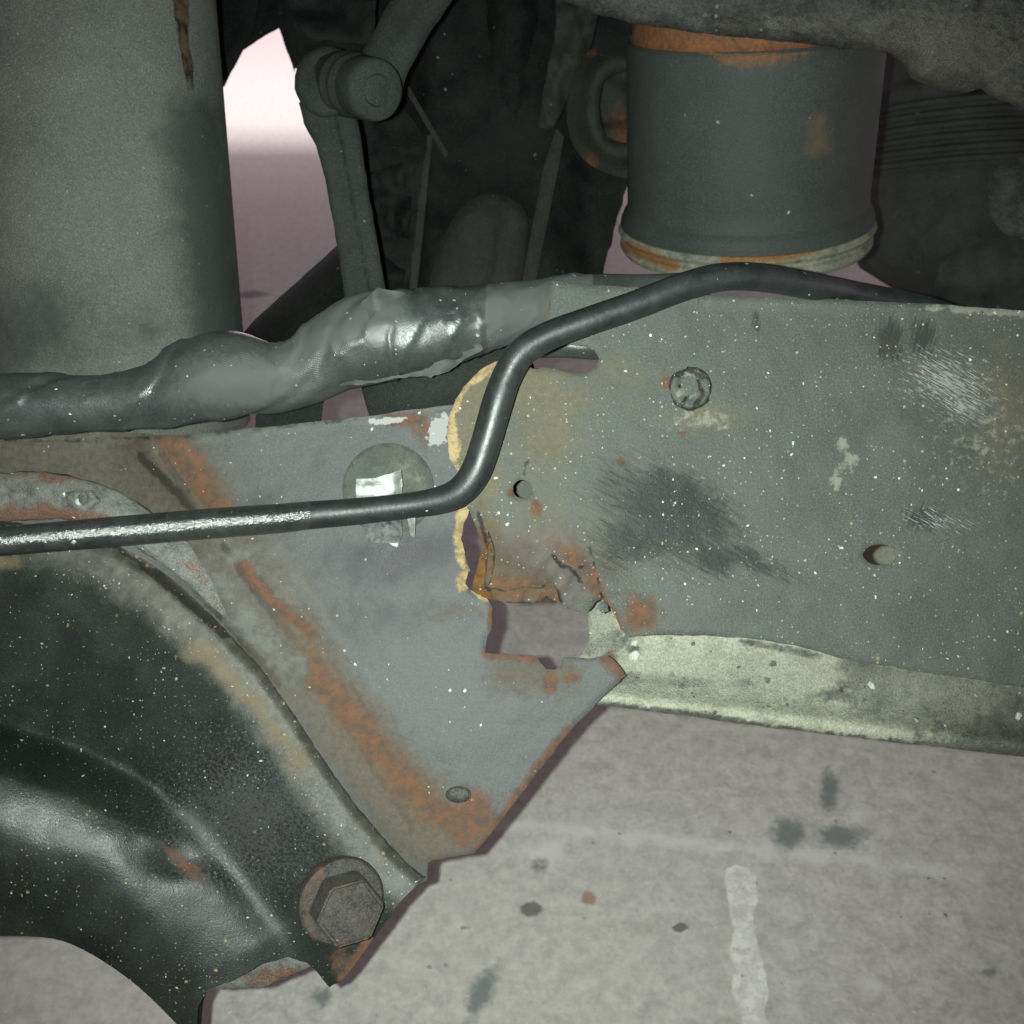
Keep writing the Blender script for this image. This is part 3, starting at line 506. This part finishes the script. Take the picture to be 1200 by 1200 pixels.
tube('weld_bead', [(-90, 585, .350, 26), (0, 582, .350, 28), (70, 582, .350, 27), (125, 596, .350, 24), (170, 622, .350, 21), (225, 664, .3505, 19), (275, 712, .351, 17), (320, 756, .3520, 16), (360, 812, .3535, 14), (405, 885, .354, 8)], M['weld'], housing, n=28, seg=14, disp=beadn, ell=.22,
     attrs=dict(rust=lambda X, Y: mx(stroke(X, Y, [(-20, 604), (60, 604), (120, 612)], 12)*.95, stroke(X, Y, [(220, 660), (330, 765)], 12)*.55, blob(X, Y, 60, 560, 60, 8)*.7)))
relief('spacer_clip', ragged([(76, 576), (108, 574), (118, 588), (100, 600), (78, 594)], 3, 1.5, 16), lambda X, Y: .3415+.001*np.hypot(X-96, Y-586)/15-.003*sm(np.hypot(X-97, Y-585), 7, 4)*0, M['weld'], housing, holes=[circle(97, 584, 5, 7, 12)], step=3, thick=.003, rnd=(3, 3))
# hex bolt
def cam_vec(x, y, z): return x*RT+y*UP-z*FW          # z towards the camera
bc = P(400, 1056, .3235); bax = cam_vec(.50, -.06, 1.0); bax /= np.linalg.norm(bax); u1 = .322/F
bolt_o = lathe('hex_bolt', bc-bax*.006, bc, [(0, 46*u1), (.004, 51*u1), (.0066, 51*u1), (.0075, 48*u1), (.0078, 0.0)], M['bolt'], housing, n=40, attrs=dict(rust=lambda X, Y: blob(X, Y, 368, 1055, 14, 40)*.85)); sharp(bolt_o)
def hexhead():
    u = np.cross(bax, UP); u /= np.linalg.norm(u); v = np.cross(bax, u); V = []
    base = bc+bax*.0015
    for (a, r) in ((0, 41), (.0088, 41), (.0098, 37)):
        for k in range(6):
            t = math.pi/3*k+.10; V.append(base+bax*a+r*u1*(u*math.cos(t)+v*math.sin(t)))
    faces = [[i*6+k, i*6+(k+1) % 6, (i+1)*6+(k+1) % 6, (i+1)*6+k] for i in range(2) for k in range(6)]+[[12+k for k in range(6)]]
    o = mesh_obj('bolt_head', V, faces, M['bolt'], bolt_o, False, dict(rust=[.3]*18)); bm = bmesh.new(); bm.from_mesh(o.data)
    bmesh.ops.bevel(bm, geom=bm.edges[:], offset=.0006, segments=2, affect='EDGES'); bmesh.ops.recalc_face_normals(bm, faces=bm.faces[:]); bm.to_mesh(o.data); bm.free()
hexhead()

# ------------------------------------------------------------------ brake pipe and its clip
pipe = thing('brake_pipe', 'black brake pipe bent upwards across the plates, worn shiny at its left', 'pipe', (560, 600, .34))
PA = [(-90, 641, .300, 17), (0, 634, .305, 17), (120, 624, .3125, 17.5), (250, 613, .322, 17.5), (330, 607, .3285, 17), (366, 603, .331, 16)]
PB = [(352, 604.5, .331, 16.3), (420, 599, .331, 15.6), (480, 592, .330, 15), (515, 586, .329, 16), (540, 575, .328, 17.5), (557, 553, .327, 18), (569, 520, .326, 18), (582, 475, .325, 18), (594, 441, .325, 17.5), (611, 414, .325, 17.5), (640, 395, .3255, 17), (690, 376, .3265, 16.5), (745, 357, .328, 16.5), (800, 336, .3295, 16.5), (845, 325, .332, 16.5), (890, 325, .337, 16.5), (940, 333, .347, 16), (1000, 345, .364, 15.5), (1080, 361, .376, 14.5), (1160, 388, .385, 14)]
tube('bare_section', PA, M['pipe_bare'], pipe, n=28, seg=12, disp=lambda S, T: 1+.012*fbm(S*150, T, 5, 2))
tube('coated_section', PB, M['pipe'], pipe, n=28, seg=10, disp=lambda S, T: 1+.015*fbm(S*120, T, 6, 2))
clip = thing('pipe_clip', 'shiny bent metal clip on a round grey pad holding the pipe', 'clip', (455, 600, .352))
relief('pad', circle(455, 573, 54, 54, 40), lambda X, Y: g_d(X, Y)-.0022, M['disc'], clip, step=5, thick=.002, rnd=(2, 1), attrs=dict(rim=lambda X, Y: np.clip(1-.5*np.abs(np.hypot(X-455, Y-573)-52)/2.2, 0, 1), mud=lambda X, Y: mx(blob(X, Y, 475, 555, 30, 25)*.5, blob(X, Y, 490, 590, 18, 12)*.8)))
relief('upper_tab', ragged([(417, 561), (440, 560), (452, 556), (470, 551), (471, 572), (470, 600), (418, 600)], 4, 1.5, 17), lambda X, Y: .3475+.13*PXM*(X-445)+.004*sm(Y, 574, 600)+.0011*fbm(X/22, Y/10, 51, 3)+.06*PXM*(Y-575)-.003*np.exp(-((X-470)/5)**2), M['clip'], clip, step=3, thick=.0012)
relief('lower_tab', ragged([(424, 600), (470, 600), (471, 628), (465, 641), (455, 636), (432, 636), (427, 625)], 4, 1.5, 18), lambda X, Y: .346+.005*sm(Y, 600, 640)+.0006*fbm(X/16, Y/14, 52, 2), M['clip_dull'], clip, step=3, thick=.0012)
relief('clip_barb', [(476, 600), (487, 604), (486, 630), (481, 627)], lambda X, Y: .343+.006*sm(Y, 600, 630), M['clip'], clip, step=4, thick=.001)

# ------------------------------------------------------------------ wrapped cable
harness = thing('wrapped_cable', 'lumpy cable wrapped in creased black tape above the gusset plate', 'cable', (300, 480, .37))
wraps = [(62, -.5), (205, .6), (365, .55), (470, -.35), (572, .5)]
HP = [(-90, 478, .362, 36), (0, 475, .362, 38), (70, 473, .364, 35), (130, 471, .366, 33), (190, 462, .368, 38), (235, 445, .368, 48), (275, 438, .368, 48), (320, 443, .37, 40), (360, 434, .37, 40), (400, 410, .37, 48), (445, 394, .37, 53), (490, 392, .37, 50), (530, 382, .371, 45), (580, 370, .373, 38), (630, 362, .376, 34), (690, 348, .38, 26), (750, 334, .386, 12), (800, 330, .39, 10)]
def sleeve_disp(S, TH):
    k = 1+.13*fbm(S*30, TH*.8, 61, 3)
    ph = S*19.5+.15+TH/(2*np.pi)*1.0+.25*fbm(S*20, TH*.5, 64, 2)
    fr = ph-np.floor(ph); k = k+.07*(fr-.5)*sm(fr, 0, .05)
    k = k-.07*np.exp(-((np.sin(TH*1.0+S*55))/.20)**2)*sm(fbm(S*30, TH*.3, 63, 2), -.1, .4)
    rg = 1-np.abs(fbm(S*55+7, TH*1.1+S*30, 67, 3))*3.2; k = k+.055*np.clip(rg, 0, 1)**2.2*sm(fbm(S*24, TH*.5, 68, 2), -.25, .35)
    return k+.012*fbm(S*160, TH*3, 62, 2)
tube('tape_sleeve', HP, M['sleeve'], harness, n=72, seg=24, disp=sleeve_disp, ell=.85, attrs=dict(cloth=lambda X, Y: mx(sm(X, 565, 575)*.9*sm(700-X, 0, 10), stroke(X, Y, [(340, 410), (410, 365), (450, 350)], 26), blob(X, Y, 285, 450, 75, 32)*.95)))
relief('torn_tape_flap', ragged([(380, 437), (430, 446), (470, 440), (500, 430), (530, 415), (560, 402), (566, 409), (545, 420), (530, 432), (505, 443), (480, 441), (440, 449), (385, 452)], 4, 3, 19), lambda X, Y: .366+.004*fbm(X/25, Y/12, 65, 3), M['sleeve'], harness, step=4, thick=.0012, attrs=dict(cloth=lambda X, Y: 1+0*X))
relief('peaked_fold', ragged([(405, 390), (425, 352), (442, 337), (468, 341), (484, 348), (470, 358), (440, 366), (420, 396)], 4, 1.5, 20), lambda X, Y: .3535+.010*np.abs(X-440)/45+.003*fbm(X/20, Y/20, 66, 2), M['sleeve'], harness, step=4, thick=.0012, attrs=dict(cloth=lambda X, Y: .8+0*X))
tube('loose_cable', [(600, 408, .385, 14), (650, 404, .39, 15), (690, 406, .39, 15), (750, 410, .395, 14)], M['sleeve'], harness, n=16)

# ------------------------------------------------------------------ big tube, upper left
strut = thing('damper_tube', 'thick dusty grey damper tube standing behind the wrapped cable', 'damper', (145, 430, .45))
d0 = .455; rt = 138*d0/F
ta = dict(dark=lambda X, Y: mx(stroke(X, Y, [(228, 150), (248, 260), (262, 400)], 36), blob(X, Y, 40, 385, 90, 50)*.8, blob(X, Y, 180, 380, 60, 25)*.55),
          gash=lambda X, Y: mx(stroke(X, Y, [(207, 0), (217, 60), (225, 100)], 6), stroke(X, Y, [(210, -20), (214, 20)], 9)),
          rust=lambda X, Y: blob(X, Y, 158, 394, 11, 6))
lathe('tube_body', P(96, -90, d0-.022), P(149, 485, d0+.022), [(0, rt*1.0), (.2125, rt*1.06), (.215, rt*1.03), (.215, 0.0)], M['tube'], strut, n=96, attrs=ta, sub=24)

# ------------------------------------------------------------------ link arm, upper middle
lk = thing('drop_link', 'dusty black drop link with round knuckle beside the bright floor gap', 'suspension link', (425, 345, .42))
lo = ragged([(350, 120), (395, 112), (418, 135), (424, 170), (430, 215), (441, 275), (453, 345), (450, 372), (406, 372), (402, 335), (392, 270), (382, 215), (370, 170), (356, 145)], 5, 1.2, 21)
def bar_d(X, Y):
    t = (Y-130)/220; cx = 388+t*42; return .425-.0035*sm(np.abs(np.abs(X-cx-4)-3), 6, 2)*0+.003*sm(X-cx, 2, 6)-.0012*np.exp(-((X-cx-2)/3)**2)
relief('link_bar', lo, bar_d, M['link'], lk, step=4, thick=.014, rnd=(6, 8))
ka = P(392, 96, .432); kb = P(442, 106, .403); kl = np.linalg.norm(kb-ka); ku = .415/F
relief('link_eye', circle(383, 96, 38, 42, 32, .03, 5), lambda X, Y: .420+.003*np.cos(np.hypot((X-383)/38, (Y-96)/42)*9)*.3, M['link'], lk, step=4, thick=.02, rnd=(14, 20))
kn = lathe('knuckle', ka, kb, [(0, 36*ku), (kl*.25, 35*ku), (kl*.30, 37*ku), (kl*.36, 37*ku), (kl*.40, 34*ku), (kl*.46, 34*ku), (kl*.50, 36.5*ku), (kl*.56, 36.5*ku), (kl*.60, 33.5*ku), (kl*.68, 33.5*ku), (kl*.72, 35*ku), (kl*.92, 34.5*ku), (kl*.985, 33*ku), (kl, 30*ku), (kl+.0006, 18*ku), (kl-.0006, 16*ku), (kl+.0004, 0.0)], M['link'], lk, n=48); sharp(kn, 50)
relief('upper_arm', ragged([(408, 98), (425, 60), (452, 10), (490, -60), (560, -60), (530, 0), (500, 45), (478, 85), (470, 110)], 6, 1.5, 22), lambda X, Y: .425+.004*np.abs(((X-440)*.8+(Y-90)*.55))/40, M['link'], lk, step=5, thick=.016, rnd=(8, 10))

# ------------------------------------------------------------------ dark chassis parts behind
ch = thing('chassis_bracket', 'black chassis bracket with lighter rib edges behind the link', 'bracket', (580, 340, .56))
def chd(X, Y): return .565+.012*fbm(X/90, Y/90, 71, 3)+.02*sm(X, 505, 470)+.015*sm(X, 640, 700)
relief('bracket_plate', ragged([(415, -80), (760, -80), (775, 60), (740, 200), (722, 262), (700, 345), (690, 400), (440, 400), (420, 300), (418, 150)], 8, 3, 23), chd, M['black'], ch, step=8, thick=.006)
relief('rib', [(652, 150), (661, 160), (656, 190), (628, 330), (622, 400), (604, 400), (612, 330), (636, 200)], lambda X, Y: .548+0*X, M['cast'], ch, step=6, thick=.05, rnd=(5, 4))
relief('rib', [(501, 158), (507, 158), (494, 290), (488, 345), (479, 345), (487, 250)], lambda X, Y: .558+0*X, M['cast'], ch, step=5, thick=.03, rnd=(3, 3))
relief('rib', [(474, 104), (480, 102), (525, 180), (522, 186)], lambda X, Y: .560+0*X, M['cast'], ch, step=5, thick=.03)
relief('bracket_flange', ragged([(330, -80), (445, -80), (440, 20), (437, 52), (352, 46), (338, 20)], 6, 2, 36), lambda X, Y: .50+.01*fbm(X/40, Y/40, 77, 2), M['black'], ch, step=7, thick=.02, rnd=(5, 5))
relief('casting_boss', ragged([(425, 205), (470, 190), (482, 230), (478, 300), (470, 345), (440, 345), (432, 290)], 5, 2.5, 37), lambda X, Y: .553+.014*fbm(X/26, Y/26, 78, 3), M['black'], ch, step=6, thick=.02, rnd=(8, 8))
relief('wiring_bundle', ragged([(650, -80), (700, -80), (706, 0), (690, 60), (668, 110), (648, 150), (630, 150), (640, 90), (652, 30)], 5, 2.5, 38), lambda X, Y: .54+.012*fbm(X/14, Y/40, 79, 3), M['cast'], ch, step=6, thick=.02, rnd=(10, 10), attrs=dict(rust=lambda X, Y: 0*X))
relief('bracket_web', ragged([(430, 140), (470, 120), (500, 165), (480, 330), (450, 345), (440, 300)], 6, 2, 24), lambda X, Y: .557+.006*fbm(X/40, Y/40, 75, 3), M['black'], ch, step=6, thick=.004)
relief('cast_fold', ragged([(560, -80), (640, -80), (630, 20), (612, 90), (606, 140), (588, 120), (575, 50)], 6, 3, 25), lambda X, Y: .55+.02*((X-600)/40)**2, M['black'], ch, step=6, thick=.006)
relief('cast_lobe', smooth([(500, 345), (512, 300), (530, 258), (552, 234), (578, 226), (602, 234), (618, 255), (616, 300), (608, 345), (600, 400), (500, 400), (500, 345)], 4)[:-1].tolist(), lambda X, Y: .545-.012*sm(60-np.hypot((X-560)*.9, (Y-310)*.55), 0, 60)+.004*np.exp(-((X-(588+(Y-270)*-.12))/5)**2), M['cast'], ch, step=6, thick=.008, rnd=(16, 18))
eye_out = smooth([(742, 40), (710, 48), (684, 66), (668, 98), (664, 135), (672, 170), (690, 192), (715, 204), (745, 210), (800, 205), (800, 40), (742, 40)], 4)[:-1].tolist()
relief('mounting_eye', ragged(eye_out, 6, 2, 26), lambda X, Y: .527-.006*np.exp(-((np.hypot((X-725)/24, (Y-125)/44)-1.3)/.35)**2)+.012*sm(np.hypot((X-725)/60, (Y-125)/80), .6, 1.0), M['cast'], ch, holes=[smooth([(702, 125), (706, 100), (718, 88), (745, 85), (760, 125), (745, 165), (716, 163), (706, 150), (702, 125)], 3)[:-1].tolist()], step=5, thick=.02, rnd=(8, 8), attrs=dict(rust=lambda X, Y: mx(blob(X, Y, 695, 190, 8, 8), blob(X, Y, 690, 60, 12, 6)*.8)))
relief('eye_liner', [(690, 75), (800, 75), (800, 180), (690, 180)], lambda X, Y: .556+.01*fbm(X/20, Y/20, 76, 2), M['cast'], ch, step=6, thick=.004, attrs=dict(rust=lambda X, Y: blob(X, Y, 735, 150, 25, 25)*.9))
uf = thing('upper_crossmember', 'black crossmember edge above the bright gap in the floor', 'chassis member', (300, 20, .62))
relief('member_plate', ragged([(225, -80), (360, -80), (352, 60), (345, 85), (336, 60), (327, 33), (306, 45), (285, 59), (274, 80), (264, 100), (250, 118), (240, 135), (225, 135)], 5, 1.5, 27), lambda X, Y: .60+.02*sm(X, 255, 262)-.03*sm(X, 255, 225), M['black'], uf, step=6, thick=.01)
relief('member_rib', [(264, -80), (318, -80), (296, 40), (284, 56), (268, 90), (262, 60)], lambda X, Y: .595+0*X, M['black'], uf, step=6, thick=.006, rnd=(4, 4))
relief('rear_gusset', [(322, -80), (450, -80), (440, 60), (420, 160), (400, 90), (345, 80)], lambda X, Y: .585+0*X, M['black'], uf, step=8, thick=.01, rnd=(5, 5))
ds = thing('diagonal_strut', 'dark green grey strut end rising diagonally behind the cable', 'strut', (340, 400, .45))
relief('strut_body', ragged([(272, 470), (278, 398), (300, 373), (345, 333), (398, 285), (430, 280), (448, 360), (430, 420), (300, 470)], 6, 1.5, 33), lambda X, Y: .45+.03*((X*.68+Y*.73-(510))/60-.5)**2, M['black'], ds, step=6, thick=.01, rnd=(8, 8))
ct = thing('cross_tube', 'short grey cross tube under the wrapped cable', 'tube', (500, 450, .42))
lathe('tube_wall', P(432, 470, .43), P(600, 425, .43), [(0, .014), (.001, .0158), (.03, .016), (.07, .016), (.07, 0)], M['link'], ct, n=40)
ft = thing('folded_bracket', 'dark folded bracket foot between cable and gusset plate', 'bracket', (330, 490, .4))
relief('foot_plate', ragged([(300, 486), (340, 470), (372, 458), (380, 470), (376, 495), (340, 505), (300, 510)], 4, 1.5, 29), lambda X, Y: .395+0*X, M['black'], ft, step=5, thick=.004)

# ------------------------------------------------------------------ air spring
asp = thing('air_spring', 'black air spring piston with muddy base ring and orange rust under rough rubber bellows', 'air spring', (870, 300, .5))
A = P(884, 40, .478); Bq = P(873, 256, .522); ax = (Bq-A); Lp = np.linalg.norm(ax); ax /= Lp
rp = 143*.499/F
pa = dict(ochre=lambda X, Y: blob(X, Y, 958, 158, 16, 22)*.95, rust=lambda X, Y: mx(stroke(X, Y, [(745, 45), (850, 66), (1000, 62)], 3)*.8))
o = lathe('piston', A, Bq, [(0, rp*.70), (0.0, rp*.985), (.0015, rp), (Lp*.90, rp*1.0), (Lp*.93, rp*1.03), (Lp*.97, rp*1.055), (Lp, rp*1.06), (Lp, 0)], M['piston'], asp, n=96, attrs=pa, sub=8); sharp(o, 40)
rr = rp*1.06
o = lathe('base_ring', A+ax*Lp, A+ax*(Lp+.03), [(0, rr*.95), (.0005, rr*1.0), (.003, rr*1.02), (.005, rr*1.0), (.0055, rr*.975), (.007, rr*.975), (.0078, rr*1.0), (.0105, rr*1.005), (.013, rr*.98), (.014, rr*.6), (.014, 0)], M['ringm'], asp, n=96, attrs=dict(rust=lambda X, Y: mx(stroke(X, Y, [(850, 303), (930, 297), (1000, 268), (1020, 250)], 8), stroke(X, Y, [(735, 290), (790, 312)], 8)*.9)), sub=3); sharp(o, 40)
lathe('rusty_neck', A-ax*.03, A+ax*.001, [(0, rp*.90), (.026, rp*.95), (.0305, rp*.972)], M['orange'], asp, n=72)
bel_out = ragged([(560, -85), (600, -40), (645, -4), (690, 13), (740, 28), (830, 40), (900, 47), (980, 56), (1042, 62), (1056, 72), (1068, 92), (1092, 102), (1128, 109), (1150, 104), (1165, 114), (1185, 122), (1200, 132), (1285, 160), (1285, -85)], 5, 2.5, 30)
def bel_d(X, Y):
    e = pdist(X, Y, bel_out[:160]+[(1285, 160)]); t = np.clip(e/90, 0, 1)
    return .392+.024*(1-np.sqrt(1-(1-t)**2))-(X-800)*1.2e-5+.004*fbm(X/40, Y/30, 81, 4)+.0022*fbm(X/11, Y/8, 82, 3)
relief('bellows', bel_out, bel_d, M['bellows'], asp, step=5, thick=.01, attrs=dict(tan=lambda X, Y: mx(blob(X, Y, 1110, 60, 110, 60)*.85, blob(X, Y, 1150, 110, 60, 14)*.95, blob(X, Y, 950, 30, 160, 14)*.7)))

can = thing('rear_canister', 'dark ribbed canister partly hidden at the right edge', 'canister', (1110, 350, .55))
ca = P(1132, -30, .80); cb = P(1112, 372, .86); cl = np.linalg.norm(cb-ca); cr = 112*.83/F
prof = [(0, cr*.5), (.004, cr*.9), (cl*.30, cr*.9), (cl*.335, cr*1.0)]+[(cl*(.37+.032*k)+o2, cr*(.975+.04*b)) for k in range(6) for o2, b in ((0, 0), (.002, 1), (.005, 1), (.0065, 0))]+[(cl*.575, cr), (cl*.80, cr*1.0), (cl*.835, cr*.93), (cl*.96, cr*.30), (cl, 0)]
lathe('canister_body', ca, cb, prof, M['canister'], can, n=72, sub=3)
relief('canister_bracket', ragged([(1105, 300), (1180, 275), (1290, 270), (1290, 400), (1080, 400), (1092, 345)], 6, 2, 35), lambda X, Y: .74+.01*fbm(X/40, Y/40, 91, 2), M['canister'], can, step=8, thick=.01, rnd=(10, 10))
ld = thing('mud_lump', 'rough grey lump of dried mud on the canister at right edge', 'mud')if False else None
mb = thing('rear_bush', 'rough grey rubber bush at the right edge before the canister', 'bush', (1190, 250, .5))
relief('bush_body', ragged([(1290, 170), (1205, 180), (1170, 196), (1155, 225), (1158, 252), (1175, 272), (1205, 284), (1290, 300)], 5, 3, 31), lambda X, Y: .505-.015*sm(70-np.hypot(X-1225, Y-235), 0, 70)+.004*fbm(X/20, Y/20, 83, 3), M['bellows'], mb, step=5, thick=.01, rnd=(10, 12))

for o in C.objects:
    if '_o' in o: del o['_o']
